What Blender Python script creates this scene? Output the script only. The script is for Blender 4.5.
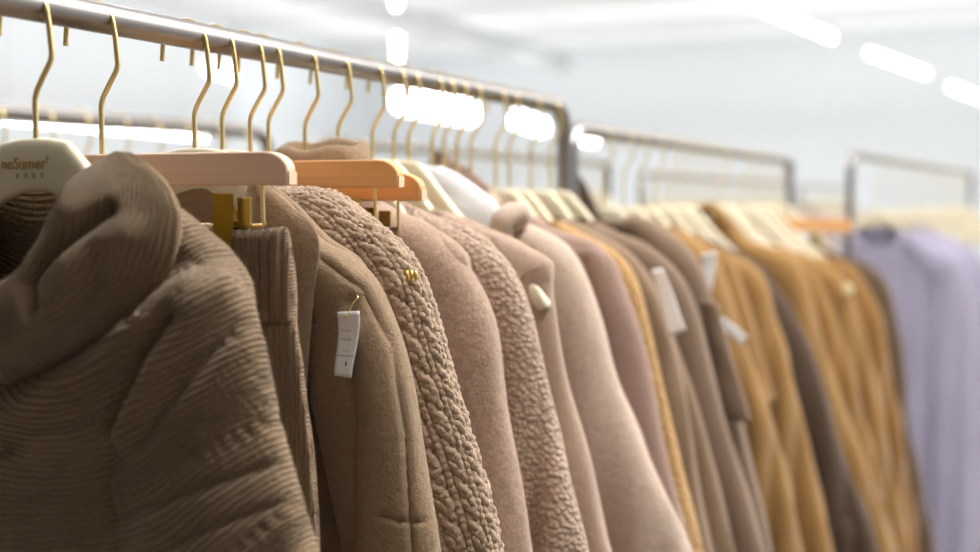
import bpy, bmesh, math, random
import numpy as np
from mathutils import Vector, Matrix
for o in list(bpy.data.objects): bpy.data.objects.remove(o)
SC = bpy.context.scene
COL = SC.collection
PI = math.pi
# ------------------------------------------------------------------ camera
FPX, YAW, PITCH, CZ = 1200.0, math.radians(25), math.atan(76/1200), 1.47
cam = bpy.data.cameras.new('camera'); camo = bpy.data.objects.new('camera', cam); COL.objects.link(camo)
cam.sensor_width = 36; cam.lens = FPX/980*36; cam.clip_end = 80; cam.clip_start = 0.02
camo.location = (0, 0, CZ); camo.rotation_euler = (PI/2-PITCH, 0, YAW)
cam.dof.use_dof = True; cam.dof.focus_distance = 1.02; cam.dof.aperture_fstop = 2.6
SC.camera = camo
# ------------------------------------------------------------------ world, exposure
W = bpy.data.worlds.new('world'); SC.world = W; W.use_nodes = True
W.node_tree.nodes['Background'].inputs[0].default_value = (0.9, 0.95, 1, 1)
W.node_tree.nodes['Background'].inputs[1].default_value = 0.6
SC.view_settings.view_transform = 'Standard'; SC.view_settings.look = 'None'
SC.view_settings.gamma = 1; SC.view_settings.use_curve_mapping = False
SC.view_settings.exposure = 0.0
# ------------------------------------------------------------------ large area lights: the ceiling's tube rows, plus added ceiling and wall washes
def area(x, y, z, sx, sy, power, rot=(0, 0, 0), col=(1, 0.97, 0.93)):
    l = bpy.data.lights.new('tube_and_wash_light', 'AREA'); l.shape = 'RECTANGLE'; l.size = sx; l.size_y = sy
    l.energy = power; l.color = col
    o = bpy.data.objects.new('tube_and_wash_light', l); COL.objects.link(o); o.location = (x, y, z); o.rotation_euler = rot
CEIL = 5.2
LAMPZ = 3.35
for (x, y, p) in [(0.35, 1.75, 120), (1.6, 4.2, 80), (0.6, 6.8, 60), (-3.2, 3.0, 60), (-4, 8, 80), (2.5, 12, 80), (-3, 15, 100), (-9, 6, 80), (-9, 15, 100), (4, 6.5, 60), (1, 20, 100), (-8, 22, 100)]:
    area(x, y, LAMPZ, 0.25, 2.4, p)
# unseen area lights added to brighten the ceiling evenly, and the far and left walls
for (x, y) in [(-11, 3), (-11, 12), (-11, 21), (-3, 3), (-3, 12), (-3, 21), (3.5, 6), (3.5, 15), (3.5, 23)]:
    area(x, y, 3.2, 7, 8, 85 if x > 0 else 140, rot=(PI, 0, 0), col=(0.965, 0.985, 1))
area(-5, 21, 3.0, 20, 1.5, 210, rot=(PI/2, 0, 0), col=(.95, .98, 1))
area(-11, 12, 3.0, 20, 1.5, 170, rot=(PI/2, 0, PI/2), col=(.97, .985, 1))
# ------------------------------------------------------------------ pixel rays: the camera's own geometry, used only to read sizes off a garment's hanging plane
cf = np.array([-math.sin(YAW)*math.cos(PITCH), math.cos(YAW)*math.cos(PITCH), -math.sin(PITCH)])
cr = np.array([math.cos(YAW), math.sin(YAW), 0.0]); cu = np.cross(cr, cf)
def ray(px, py): return cf + cr*(px-490)/FPX + cu*(276-py)/FPX
def on_y(px, py, a):
    d = ray(px, py); t = a/d[1]; return d[0]*t, CZ+d[2]*t
def on_x(px, py, x):
    d = ray(px, py); t = x/d[0]; return d[1]*t, CZ+d[2]*t
def on_z(px, py, z):
    d = ray(px, py); t = (z-CZ)/d[2]; return Vector((d[0]*t, d[1]*t, z))
def at_depth(px, py, D):
    d = ray(px, py)*D; return Vector((d[0], d[1], CZ+d[2]))
# ------------------------------------------------------------------ materials
def srgb(r, g, b):
    f = lambda c: (c/255/12.92) if c/255 <= 0.04045 else ((c/255+0.055)/1.055)**2.4
    return (f(r), f(g), f(b), 1)
def mat(name, col, rough=0.5, metal=0.0, noise=0.0, nscale=20, bump=0.0, emit=None, estr=0, spec=0.5, coat=0, wood=False):
    m = bpy.data.materials.new(name); m.use_nodes = True; nt = m.node_tree; N = nt.nodes; K = nt.links
    b = N['Principled BSDF']; b.inputs['Roughness'].default_value = rough; b.inputs['Metallic'].default_value = metal
    b.inputs['Base Color'].default_value = col; b.inputs['Specular IOR Level'].default_value = spec
    b.inputs['Coat Weight'].default_value = coat
    tc = N.new('ShaderNodeTexCoord'); mp = N.new('ShaderNodeMapping'); K.new(tc.outputs['Object'], mp.inputs[0])
    if wood: mp.inputs['Scale'].default_value = (1.5, 30, 60)
    n = N.new('ShaderNodeTexNoise'); n.inputs['Scale'].default_value = nscale; n.inputs['Detail'].default_value = 4
    K.new(mp.outputs[0], n.inputs['Vector'])
    mx = N.new('ShaderNodeMix'); mx.data_type = 'RGBA'
    mx.inputs[6].default_value = tuple(c*(1-noise) for c in col[:3])+(1,); mx.inputs[7].default_value = tuple(min(1, c*(1+noise)) for c in col[:3])+(1,)
    K.new(n.outputs['Fac'], mx.inputs[0]); K.new(mx.outputs[2], b.inputs['Base Color'])
    if bump:
        bp = N.new('ShaderNodeBump'); bp.inputs['Strength'].default_value = bump; bp.inputs['Distance'].default_value = 0.002
        K.new(n.outputs['Fac'], bp.inputs['Height']); K.new(bp.outputs[0], b.inputs['Normal'])
    if emit:
        b.inputs['Emission Color'].default_value = emit; b.inputs['Emission Strength'].default_value = estr
    return m
def wool(name, col, kind='felt', speck=0.35, sheen=0.35, scale=1.0, rib=0.0045, ribdepth=1.0):
    """procedural cloth: felt, boucle or knit (the knit follows the UV map, in metres)"""
    m = bpy.data.materials.new(name); m.use_nodes = True; nt = m.node_tree; N = nt.nodes; K = nt.links
    b = N['Principled BSDF']; b.inputs['Roughness'].default_value = 0.95; b.inputs['Specular IOR Level'].default_value = 0.15
    b.inputs['Sheen Weight'].default_value = sheen; b.inputs['Sheen Roughness'].default_value = 0.45
    b.inputs['Sheen Tint'].default_value = (1, 0.93, 0.86, 1)
    tc = N.new('ShaderNodeTexCoord')
    def noise(sc, det=3, rough=0.6, src='Object', dist=0.0):
        n = N.new('ShaderNodeTexNoise'); n.inputs['Scale'].default_value = sc; n.inputs['Detail'].default_value = det
        n.inputs['Roughness'].default_value = rough; n.inputs['Distortion'].default_value = dist; K.new(tc.outputs[src], n.inputs['Vector']); return n.outputs['Fac']
    def mth(op, a, bb, clamp=False):
        q = N.new('ShaderNodeMath'); q.operation = op; q.use_clamp = clamp
        for i, v in enumerate((a, bb)):
            if isinstance(v, (int, float)): q.inputs[i].default_value = v
            elif v is not None: K.new(v, q.inputs[i])
        return q.outputs[0]
    fine = noise(520*scale, 4, 0.75); mid = noise(150*scale, 3, 0.6); big = noise(9, 2, 0.5)
    h = mth('ADD', mth('MULTIPLY', fine, 0.5), mth('MULTIPLY', mid, 0.6)); dist = 0.0030; strength = 0.9
    shade = mth('ADD', mth('MULTIPLY', fine, 0.7), mth('MULTIPLY', mid, 0.3))
    if kind == 'boucle':
        v = N.new('ShaderNodeTexVoronoi'); v.inputs['Scale'].default_value = 190*scale; v.inputs['Randomness'].default_value = 1
        K.new(tc.outputs['Object'], v.inputs['Vector'])
        vv = mth('SUBTRACT', 1.0, mth('MULTIPLY', v.outputs['Distance'], 1.3), True)
        h = mth('ADD', mth('MULTIPLY', vv, 1.6), mth('MULTIPLY', fine, 0.5)); dist = 0.0028; strength = 0.8
        shade = mth('ADD', mth('MULTIPLY', vv, 0.5), mth('MULTIPLY', fine, 0.4))
    if kind == 'knit':
        uv = N.new('ShaderNodeSeparateXYZ'); K.new(tc.outputs['UV'], uv.inputs[0])
        jit = mth('MULTIPLY', mth('SUBTRACT', noise(60, 2), 0.5), 0.004)
        V = mth('ADD', uv.outputs['Y'], jit); U = mth('ADD', uv.outputs['X'], jit)
        r = mth('ABSOLUTE', mth('SINE', mth('MULTIPLY', V, PI/rib), None), None)
        tri = mth('PINGPONG', V, rib/2)
        ch = mth('ABSOLUTE', mth('SINE', mth('ADD', mth('MULTIPLY', U, PI/(rib*0.62)), mth('MULTIPLY', tri, PI/(rib*0.6))), None), None)
        h = mth('ADD', mth('ADD', mth('MULTIPLY', r, 1.3*ribdepth), mth('MULTIPLY', ch, 0.35)), mth('MULTIPLY', fine, 0.5)); dist = 0.0024; strength = 0.95
        shade = mth('ADD', mth('MULTIPLY', r, 0.25), mth('MULTIPLY', fine, 0.6))
    mr = N.new('ShaderNodeMapRange'); K.new(shade, mr.inputs[0]); mr.inputs[1].default_value = 0.25; mr.inputs[2].default_value = 0.75
    mr.inputs[3].default_value = 1-speck; mr.inputs[4].default_value = 1+speck
    sc2 = mth('MULTIPLY', mr.outputs[0], mth('ADD', 0.9, mth('MULTIPLY', big, 0.2)))
    vm = N.new('ShaderNodeVectorMath'); vm.operation = 'SCALE'; vm.inputs[0].default_value = col[:3]; K.new(sc2, vm.inputs['Scale'])
    K.new(vm.outputs[0], b.inputs['Base Color'])
    bp = N.new('ShaderNodeBump'); bp.inputs['Strength'].default_value = strength; bp.inputs['Distance'].default_value = dist
    K.new(h, bp.inputs['Height']); K.new(bp.outputs[0], b.inputs['Normal'])
    return m
M = {}
M['chrome'] = mat('brushed_steel', srgb(158, 154, 152), 0.34, 1.0, 0.08, 60)
M['gold'] = mat('polished_gold', srgb(250, 226, 160), 0.3, 1.0, 0.05, 30)
M['dullgold'] = mat('brushed_gold', srgb(205, 178, 95), 0.32, 1.0, 0.12, 80)
M['brass'] = mat('dark_brass', srgb(150, 125, 45), 0.35, 1.0, 0.15, 60)
M['cream'] = mat('cream_plastic', srgb(232, 221, 192), 0.38, 0, 0.03, 30)
M['cream2'] = mat('yellowed_cream', srgb(232, 220, 176), 0.4, 0, 0.04, 30)
M['goldprint'] = mat('gold_print', srgb(190, 150, 80), 0.4, 0.3)
M['greyprint'] = mat('grey_print', srgb(150, 145, 132), 0.6)
M['pinkwood'] = mat('pinkish_beech', srgb(244, 206, 180), 0.45, 0, 0.14, 3.0, wood=True)
M['orangewood'] = mat('orange_beech', srgb(238, 176, 112), 0.42, 0, 0.2, 3.0, wood=True)
M['woodend'] = mat('pale_wood_edge', srgb(238, 205, 172), 0.5, 0, 0.1, 20)
M['white'] = mat('white_card', srgb(252, 252, 252), 0.6, 0, 0.02, 50)
M['ink'] = mat('black_ink', srgb(70, 70, 75), 0.7)
M['wall'] = mat('white_paint', srgb(243, 246, 248), 0.9, 0, 0.02, 3, spec=0.2)
M['ceil'] = mat('ceiling_paint', srgb(246, 247, 247), 0.9, 0, 0.03, 1.2, spec=0.2)
M['duct'] = mat('galvanised_duct', srgb(205, 208, 210), 0.6, 0.1, 0.06, 6)
M['floor'] = mat('pale_vinyl_floor', srgb(128, 120, 112), 0.5, 0, 0.05, 2)
M['backwall'] = mat('taupe_paint', srgb(140, 132, 124), 0.9, 0, 0.02, 3)
M['tube'] = mat('lit_tube', srgb(255, 255, 255), 0.5, emit=(1, 1, 1, 1), estr=12)
M['lamp'] = mat('lamp_housing', srgb(235, 238, 240), 0.5)
M['black'] = mat('black_rubber', srgb(45, 45, 48), 0.6)
# ------------------------------------------------------------------ object helpers
def tag(o, label=None, cat=None, group=None, kind=None):
    if label: o['label'] = label
    if cat: o['category'] = cat
    if group: o['group'] = group
    if kind: o['kind'] = kind
    return o
def empty(name, loc=(0, 0, 0), rz=0):
    o = bpy.data.objects.new(name, None); COL.objects.link(o); o.location = loc; o.rotation_euler = (0, 0, rz); o.empty_display_size = 0.05; return o
def link_mesh(name, me, m, parent=None, smooth=True):
    if m: me.materials.append(m)
    if smooth: me.polygons.foreach_set('use_smooth', [True]*len(me.polygons))
    o = bpy.data.objects.new(name, me); COL.objects.link(o)
    if parent: o.parent = parent
    return o
def from_bm(name, bm, m, parent=None, smooth=False, bevel=0):
    bmesh.ops.recalc_face_normals(bm, faces=bm.faces)
    me = bpy.data.meshes.new(name); bm.to_mesh(me); bm.free()
    o = link_mesh(name, me, m, parent, smooth)
    if bevel:
        b = o.modifiers.new('bevel', 'BEVEL'); b.width = bevel; b.segments = 3; b.limit_method = 'ANGLE'
    return o
def box(bm, c, s, R=None):
    r = bmesh.ops.create_cube(bm, size=1)
    for v in r['verts']:
        p = Vector((v.co.x*s[0], v.co.y*s[1], v.co.z*s[2]))
        if R: p = R @ p
        v.co = p+Vector(c)
def catmull(P, n=12):
    P = [np.array(p, float) for p in P]; out = []
    for i in range(len(P)-1):
        p0 = P[max(i-1, 0)]; p1 = P[i]; p2 = P[i+1]; p3 = P[min(i+2, len(P)-1)]
        for k in range(n):
            t = k/n; out.append(0.5*((2*p1)+(-p0+p2)*t+(2*p0-5*p1+4*p2-p3)*t*t+(-p0+3*p1-3*p2+p3)*t**3))
    out.append(P[-1]); return np.array(out)
def resample(C, n):
    d = np.r_[0, np.cumsum(np.linalg.norm(np.diff(C, axis=0), axis=1))]; t = np.linspace(0, d[-1], n)
    return np.stack([np.interp(t, d, C[:, k]) for k in range(C.shape[1])], 1)
def grid_mesh(name, P, m, parent, closed=False, uv=None, keep=None, caps=False, solid=0, sub=0):
    """P[i,j] -> one quad mesh; closed wraps j; keep is a mask of quads"""
    ni, nj = P.shape[:2]; verts = P.reshape(-1, 3)
    J = nj if closed else nj-1
    ii, jj = np.meshgrid(np.arange(ni-1), np.arange(J), indexing='ij')
    j2 = (jj+1) % nj
    q = np.stack([ii*nj+jj, ii*nj+j2, (ii+1)*nj+j2, (ii+1)*nj+jj], -1).reshape(-1, 4)
    if keep is not None: q = q[keep[:ni-1, :J].reshape(-1)]
    faces = q.tolist()
    if caps: faces.append(list(range(nj))[::-1]); faces.append([(ni-1)*nj+k for k in range(nj)])
    me = bpy.data.meshes.new(name); me.from_pydata(verts.tolist(), [], faces)
    if uv is not None:
        lay = me.uv_layers.new(name='UVMap'); li = np.zeros(len(me.loops), dtype=np.int64); me.loops.foreach_get('vertex_index', li)
        lay.data.foreach_set('uv', uv.reshape(-1, 2)[li].ravel())
    me.validate(); me.update()
    if keep is not None:
        bm = bmesh.new(); bm.from_mesh(me)
        bmesh.ops.delete(bm, geom=[v for v in bm.verts if not v.link_faces], context='VERTS'); bm.to_mesh(me); bm.free()
    o = link_mesh(name, me, m, parent)
    if solid: s = o.modifiers.new('thickness', 'SOLIDIFY'); s.thickness = solid; s.offset = -1
    return o
def normals(P, closed):
    if closed: dj = np.roll(P, -1, 1)-np.roll(P, 1, 1)
    else: dj = np.gradient(P, axis=1)
    di = np.gradient(P, axis=0); n = np.cross(dj, di); l = np.linalg.norm(n, axis=2, keepdims=True); l[l < 1e-12] = 1
    return n/l
def tube_pts(path, r, seg=10):
    C = np.array(path, float); n = len(C); T = np.gradient(C, axis=0); T /= np.linalg.norm(T, axis=1, keepdims=True)+1e-12
    up = np.array([0, 1.0, 0]) if abs(T[0][1]) < 0.9 else np.array([1.0, 0, 0]); out = np.zeros((n, seg, 3))
    R = np.full(n, r) if np.isscalar(r) else np.array(r); a = up-T[0]*np.dot(up, T[0]); a /= np.linalg.norm(a)
    for i in range(n):
        a = a-T[i]*np.dot(a, T[i]); a /= np.linalg.norm(a); b = np.cross(T[i], a)
        for k in range(seg):
            f = 2*PI*k/seg; out[i, k] = C[i]+R[i]*(a*math.cos(f)+b*math.sin(f))
    return out
def tube(name, path, r, m, parent=None, seg=10):
    return grid_mesh(name, tube_pts(path, r, seg), m, parent, closed=True, caps=True)
def dup(o, parent=None):
    c = o.copy(); COL.objects.link(c)
    if parent: c.parent = parent
    for ch in list(o.children): dup(ch, c)
    return c
# ================================================================== THE ROOM
def slab(name, lo, hi, m, kind='structure'):
    bm = bmesh.new(); box(bm, [(lo[i]+hi[i])/2 for i in range(3)], [hi[i]-lo[i] for i in range(3)])
    o = from_bm(name, bm, m); o['kind'] = kind; return o
X0, X1, Y0, Y1 = -16, 6.5, -3.5, 27
slab('floor', (X0-.2, Y0-.2, -.1), (X1+.2, Y1+.2, 0), M['floor'])
slab('ceiling', (X0-.2, Y0-.2, CEIL), (X1+.2, Y1+.2, CEIL+.1), M['ceil'])
slab('wall_far', (X0, Y1, 0), (X1, Y1+.15, CEIL), M['wall'])
slab('wall_left', (X0-.15, Y0, 0), (X0, Y1, CEIL), M['wall'])
slab('wall_right', (X1, Y0, 0), (X1+.15, Y1, CEIL), M['wall'])
slab('wall_back', (X0, Y0-.15, 0), (X1, Y0, CEIL), M['backwall'])
slab('baseboard_far', (X0, Y1-.02, 0), (X1, Y1, .12), M['lamp'])
for i, y in enumerate(range(1, 27, 5)):
    slab('trim_%d' % (i+1), (X0, y, CEIL-.2), (X1, y+.25, CEIL), M['ceil'])
def duct(p, q, r, label):
    t = empty('ceiling_duct', p); C = resample(np.array([[0, 0, 0], [q[0]-p[0], q[1]-p[1], q[2]-p[2]]], float), 9)
    tube('duct_pipe', C, r, M['duct'], t, 20)
    for k in (1, 3, 5, 7):
        seg = resample(np.array([C[k]*0.999+C[k-1]*0.001, C[k]*.97+C[k+1]*.03]), 2); tube('duct_collar', seg, r+0.02, M['duct'], t, 20)
    tag(t, label, 'duct')
duct((-7, 9, 4.5), (2, 14.5, 4.5), .2, 'long pale duct crossing under the white ceiling in the blurred distance')
duct((-9.5, 8, 4.4), (-9.5, 24, 4.4), .2, 'pale duct running lengthwise under the ceiling on the left side')
# tube lamps: both ends read where they hang under the ceiling
def tube_lamp(p, q, label, r=0.022, ceil=CEIL):
    c = (p+q)/2; t = empty('tube_lamp', c); v = (q-p); L = v.length
    t.rotation_euler = (0, 0, math.atan2(v.y, v.x))
    bm = bmesh.new(); box(bm, (0, 0, 0.035), (L, 0.07, 0.03)); from_bm('lamp_housing', bm, M['lamp'], t, bevel=0.005)
    tube('lit_tube', resample(np.array([[-L/2+.03, 0, 0], [L/2-.03, 0, 0.0]]), 5), r, M['tube'], t, 12)
    for s in (-1, 1):
        bm = bmesh.new(); box(bm, (s*(L/2-.015), 0, 0), (0.03, 0.05, 0.05)); from_bm('end_cap', bm, M['lamp'], t, bevel=0.004)
    h = ceil-c.z-0.05
    if h > 0.02:
        for s in (-1, 1): tube('suspension_wire', [[s*L*.35, 0, 0.04], [s*L*.35, 0, 0.04+h/2], [s*L*.35, 0, .05+h]], 0.003, M['lamp'], t, 6)
    tag(t, label, 'ceiling lamp')
LZ = 3.2
tube_lamp(on_z(752, 4, LZ), on_z(832, 38, LZ), 'lit tube lamp at the top right, nearest of the slanting row of three')
tube_lamp(on_z(866, 52, LZ), on_z(926, 74, LZ), 'lit tube lamp at the top right, middle of the slanting row of three')
tube_lamp(on_z(948, 86, LZ), on_z(1000, 106, LZ), 'lit tube lamp cut by the right picture edge, last of the slanting row')
tube_lamp(on_z(397, 33, LZ), on_z(397, 60, LZ), 'lit tube lamp pointing away above the gold hooks, seen whole near the top middle')
tube_lamp(on_z(396, -30, LZ), on_z(396, 6, LZ), 'lit tube lamp pointing away, cut by the top edge in the middle')
tube_lamp(on_z(208, 66, 2.9), on_z(232, 74, 2.9), 'short bright lamp just under the near rail by the paired gold hooks', .06)
tube_lamp(on_z(402, 100, 2.6), on_z(470, 113, 2.6), 'broad bright lamp glowing between the gold hooks under the near rail', .13)
tube_lamp(on_z(517, 119, 2.6), on_z(541, 127, 2.6), 'bright lamp glowing beside the chrome corner where the near rail ends', .10)
tube_lamp(on_z(560, 134, 2.5), on_z(594, 141, 2.5), 'flat bright lamp low under the second rail just past the end post', .05)
tube_lamp(at_depth(-40, 103, 7.0), at_depth(205, 143, 9.5), 'long thin lit tube seen below the back rail at far left', .022)
# ================================================================== RACKS
RZ = CZ+0.147
def arc_frame(y0, y1, z, b=0.045):
    """U-shaped frame in the plane x=0: up the first post, along the rail, down the second"""
    P = [(0, y0, 0.12), (0, y0, z*0.5), (0, y0, z-b)]
    for k in range(1, 7): f = k/7*PI/2; P.append((0, y0+b-b*math.cos(f), z-b+b*math.sin(f)))
    n = max(3, int((y1-y0)/0.1)); P += [(0, y0+b+(y1-y0-2*b)*k/n, z) for k in range(n+1)]
    for k in range(1, 7): f = k/7*PI/2; P.append((0, y1-b+b*math.sin(f), z-b+b*math.cos(f)))
    P += [(0, y1, z-b), (0, y1, z*0.5), (0, y1, 0.12)]; return P
def rack(x, y0, y1, z, label, r=0.0125, xe=None, group=None):
    rz = 0 if xe is None else -math.atan2(xe-x, y1-y0)
    t = empty('clothes_rack', (x, y0, 0), rz); n = (y1-y0) if xe is None else math.hypot(xe-x, y1-y0)
    tube('top_rail', arc_frame(0, n, z), r, M['chrome'], t, 20)
    tube('lower_bar', [(0, 0, .17), (0, n*.3, .17), (0, n*.7, .17), (0, n, .17)], 0.010, M['chrome'], t, 12)
    for y in (0, n):
        f = tube('foot_bar', [(-.24, y, .115), (-.1, y, .115), (.1, y, .115), (.24, y, .115)], 0.0135, M['chrome'], t, 12)
        for s in (-1, 1):
            bm = bmesh.new()
            bmesh.ops.create_cone(bm, cap_ends=True, segments=20, radius1=.036, radius2=.036, depth=.022, matrix=Matrix.Translation((s*.225, y, .036)) @ Matrix.Rotation(PI/2, 4, 'Y'))
            box(bm, (s*.225, y-.014, .07), (.03, .006, .07)); box(bm, (s*.225, y+.014, .07), (.03, .006, .07)); box(bm, (s*.225, y, .105), (.03, .034, .012))
            from_bm('caster', bm, M['black'], f, bevel=.002)
    bm = bmesh.new()
    for y in (0, n): bmesh.ops.create_cone(bm, cap_ends=True, segments=16, radius1=.017, radius2=.017, depth=.05, matrix=Matrix.Translation((0, y, z*.62)))
    from_bm('height_collar', bm, M['chrome'], t, True)
    tag(t, label, 'clothes rack', group); return t
L1, L2, LB = 0.70, 0.72, 1.45
RZ2 = CZ+0.119; RZB = CZ+0.130
rack(-L1, 0.12, 1.78, RZ, 'chrome rack in the foreground carrying the brown and taupe knitwear and coats')
rack(-L2, 1.86, 3.70, RZ2, 'chrome rack behind the foreground one carrying the camel coats')
RX3, RA3, RE3X, RE3 = -0.555, 3.79, -0.38, 6.8
RZ3 = CZ+.140
rack(RX3, RA3, RE3, RZ3, 'chrome rack at far right carrying the lilac sweaters', xe=RE3X)
for (y0, y1, dz, lb) in [(0.2, 2.04, 0.005, 'chrome back rack seen at the far left behind the first hooks'), (2.22, 4.12, 0.0, 'chrome back rack whose corner shows just right of the foreground end post'), (4.5, 7.5, -.03, 'chrome back rack with pale garments seen above the camel coats'), (7.75, 9.9, -.04, 'chrome back rack farthest off, glimpsed between the two posts at right')]:
    rack(-LB, y0, y1, RZB+dz, lb)
# ================================================================== HANGERS
def hook_mesh(parent, m=None, zt=-.108):
    P = [(0, 0, zt-.012), (0, 0, zt), (0, 0, -.085), (0, 0, -.070), (.002, 0, -.064), (.009, 0, -.053), (.016, 0, -.043), (.0175, 0, -.038), (.0165, 0, -.028), (.0150, 0, -.014)]
    for k in range(0, 17): f = k/16*PI; P.append((-.010+.024*math.cos(f), 0, -.0099+.024*math.sin(f)))
    P += [(-.0345, 0, -.016), (-.035, 0, -.021)]
    P = resample(np.array(P), 70); return tube('hook', P, .0022, m or M['gold'], parent, 8)
TOPX = [0, .015, .032, .048, .076, .10, .14, .17, .182, .188]
TOPZ = [-.100, -.1005, -.103, -.118, -.152, -.176, -.206, -.228, -.238, -.248]
BOTX = [0, .015, .03, .05, .076, .10, .14, .17, .182, .188]
BOTZ = [-.140, -.1415, -.147, -.158, -.178, -.198, -.226, -.247, -.254, -.252]
def shoulder_body(parent, m, sc=1.0):
    us = np.linspace(-1, 1, 81); us = np.sign(us)*(1-(1-np.abs(us))**1.15)*.188; P = []
    for u in us:
        x = abs(u); zt = np.interp(x, TOPX, TOPZ); zb = np.interp(x, BOTX, BOTZ); zc = (zt+zb)/2; h = max((zt-zb)/2, .002)
        th = np.interp(x, [0, .06, .17, .188], [.006, .0065, .008, .005]); yo = 0; row = []
        for k in range(20):
            f = 2*PI*k/20; c, s = math.cos(f), math.sin(f)
            row.append((u*sc, yo+th*math.copysign(abs(c)**.6, c), zc+h*math.copysign(abs(s)**.6, s)))
        P.append(row)
    return grid_mesh('hanger_body', np.array(P), m, parent, closed=True, caps=True)
def text_mesh(name, body, size, m, parent, loc, extr=0.0002, shear=0.0):
    c = bpy.data.curves.new(name, 'FONT'); c.body = body; c.size = size; c.extrude = extr; c.align_x = 'CENTER'; c.shear = shear
    o = bpy.data.objects.new(name, c); COL.objects.link(o); dg = bpy.context.evaluated_depsgraph_get(); dg.update()
    me = bpy.data.meshes.new_from_object(o.evaluated_get(dg)); bpy.data.objects.remove(o); bpy.data.curves.remove(c)
    me.transform(Matrix.Rotation(PI/2, 4, 'X')); me.materials.clear()
    q = link_mesh(name, me, m, parent, False); q.location = loc; return q
def glyph_rows(bm, cx, z, y, w, n, h, rnd, gap=1.6):
    """tiny illegible print: little stroke clusters"""
    for i in range(n):
        x = cx+(i-(n-1)/2)*w*gap
        for k in range(3): box(bm, (x, y, z+(k-1)*h*.38), (w*rnd.uniform(.55, 1), .0003, h*.13))
        box(bm, (x+rnd.uniform(-.2, .2)*w, y, z), (w*.14, .0003, h))
def cream_hanger(printed=False, drop=0):
    t = empty('shoulder_hanger'); hook_mesh(t, zt=-.108-drop); b = shoulder_body(t, M['cream'])
    for v in b.data.vertices: v.co.z -= drop
    if printed:
        text_mesh('printed_name', "neSumer'", .0125, M['goldprint'], b, (-.006, -.0068, -.1235), shear=.1)
        bm = bmesh.new(); glyph_rows(bm, -.001, -.1285, -.0066, .0035, 4, .0035, random.Random(4), 2.3); from_bm('small_print', bm, M['greyprint'], b)
    return t
def bar_hanger(wood, hw=.19, clipx=.125, hz=-.110, h=.026):
    t = empty('clip_hanger'); hook_mesh(t, zt=hz)
    # bar: rounded upper corners, 12 mm thick
    out = []; n = 10
    prof = [(-hw, hz-h), (-hw, hz-h*.55)]+[(-hw+.022-.022*math.cos(k/n*PI/2), hz-h*.55+h*.55*math.sin(k/n*PI/2)) for k in range(1, n+1)]
    prof += [(-x, z) for x, z in prof[::-1]]
    bm = bmesh.new(); f = [bm.verts.new((x, -.0065, z)) for x, z in prof]; g = [bm.verts.new((x, .0065, z)) for x, z in prof]
    bm.faces.new(f); bm.faces.new(g[::-1])
    for i in range(len(f)): j = (i+1) % len(f); bm.faces.new([f[i], g[i], g[j], f[j]])
    from_bm('wooden_bar', bm, wood, t, bevel=.0018)
    for s in (-1, 1):
        bm = bmesh.new(); box(bm, (s*(hw+.0006), 0, hz-h*.78), (.0014, .011, h*.38)); from_bm('bar_end', bm, M['woodend'], t)
    zl = hz-h-.031; xw = hw-.026
    tube('clip_wire', resample(catmull([(-xw, 0, hz-h+.004), (-xw, 0, hz-h-.012), (-xw, 0, zl+.004), (-xw+.004, 0, zl), (-xw*.5, 0, zl), (xw*.5, 0, zl), (xw-.004, 0, zl), (xw, 0, zl+.004), (xw, 0, hz-h-.012), (xw, 0, hz-h+.004)], 6), 80), .0017, M['gold'], t, 8)
    for s in (-1, 1):
        x = s*clipx
        bm = bmesh.new(); box(bm, (x-.004, -.0125, zl-.001), (.018, .0015, .052), Matrix.Rotation(-.06, 3, 'X')); o1 = from_bm('clip', bm, M['brass'], t, bevel=.0006)
        bm = bmesh.new(); box(bm, (x+.010, -.004, zl+.011), (.012, .002, .022)); box(bm, (x, .006, zl-.010), (.016, .0015, .045)); box(bm, (x, -.001, zl+.003), (.013, .011, .003)); from_bm('clip_jaw', bm, M['dullgold'], o1, bevel=.0006)
    return t
ORD = 'first second third fourth fifth sixth seventh eighth ninth tenth eleventh twelfth thirteenth fourteenth fifteenth sixteenth seventeenth eighteenth nineteenth twentieth'.split()+['twenty-'+q for q in 'first second third fourth fifth sixth seventh eighth ninth'.split()]
def place(t, a, L, z, rz, label, group=None, cat='clothes hanger'):
    t.location = (-L, a, z); t.rotation_euler = (0, 0, rz); tag(t, label, cat, group); return t
proto = cream_hanger(False); protod = cream_hanger(False, .032); protol = cream_hanger(False, .075); proto_p = cream_hanger(True)
place(proto_p, .685, L1, RZ, .02, 'cream hanger with gold printed name at far left, inside the cowl-neck sweater')
h2 = dup(proto_p); place(h2, .872, L1, RZ, .02, 'cream hanger with small grey print, partly hidden below the pinkish wooden bar')
place(bar_hanger(M['pinkwood'], hw=.178, clipx=.128), .755, L1, RZ, .05, 'pinkish wooden clip hanger with gold clips behind the cowl sweater')
place(bar_hanger(M['orangewood'], hw=.160, clipx=.105), .955, L1, RZ, .06, 'orange wooden clip hanger, the nearer of the two orange bars')
place(bar_hanger(M['orangewood'], hw=.168, clipx=.120, hz=-.122), .985, L1, RZ, .05, 'orange wooden clip hanger peeking out behind the nearer orange bar')
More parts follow.
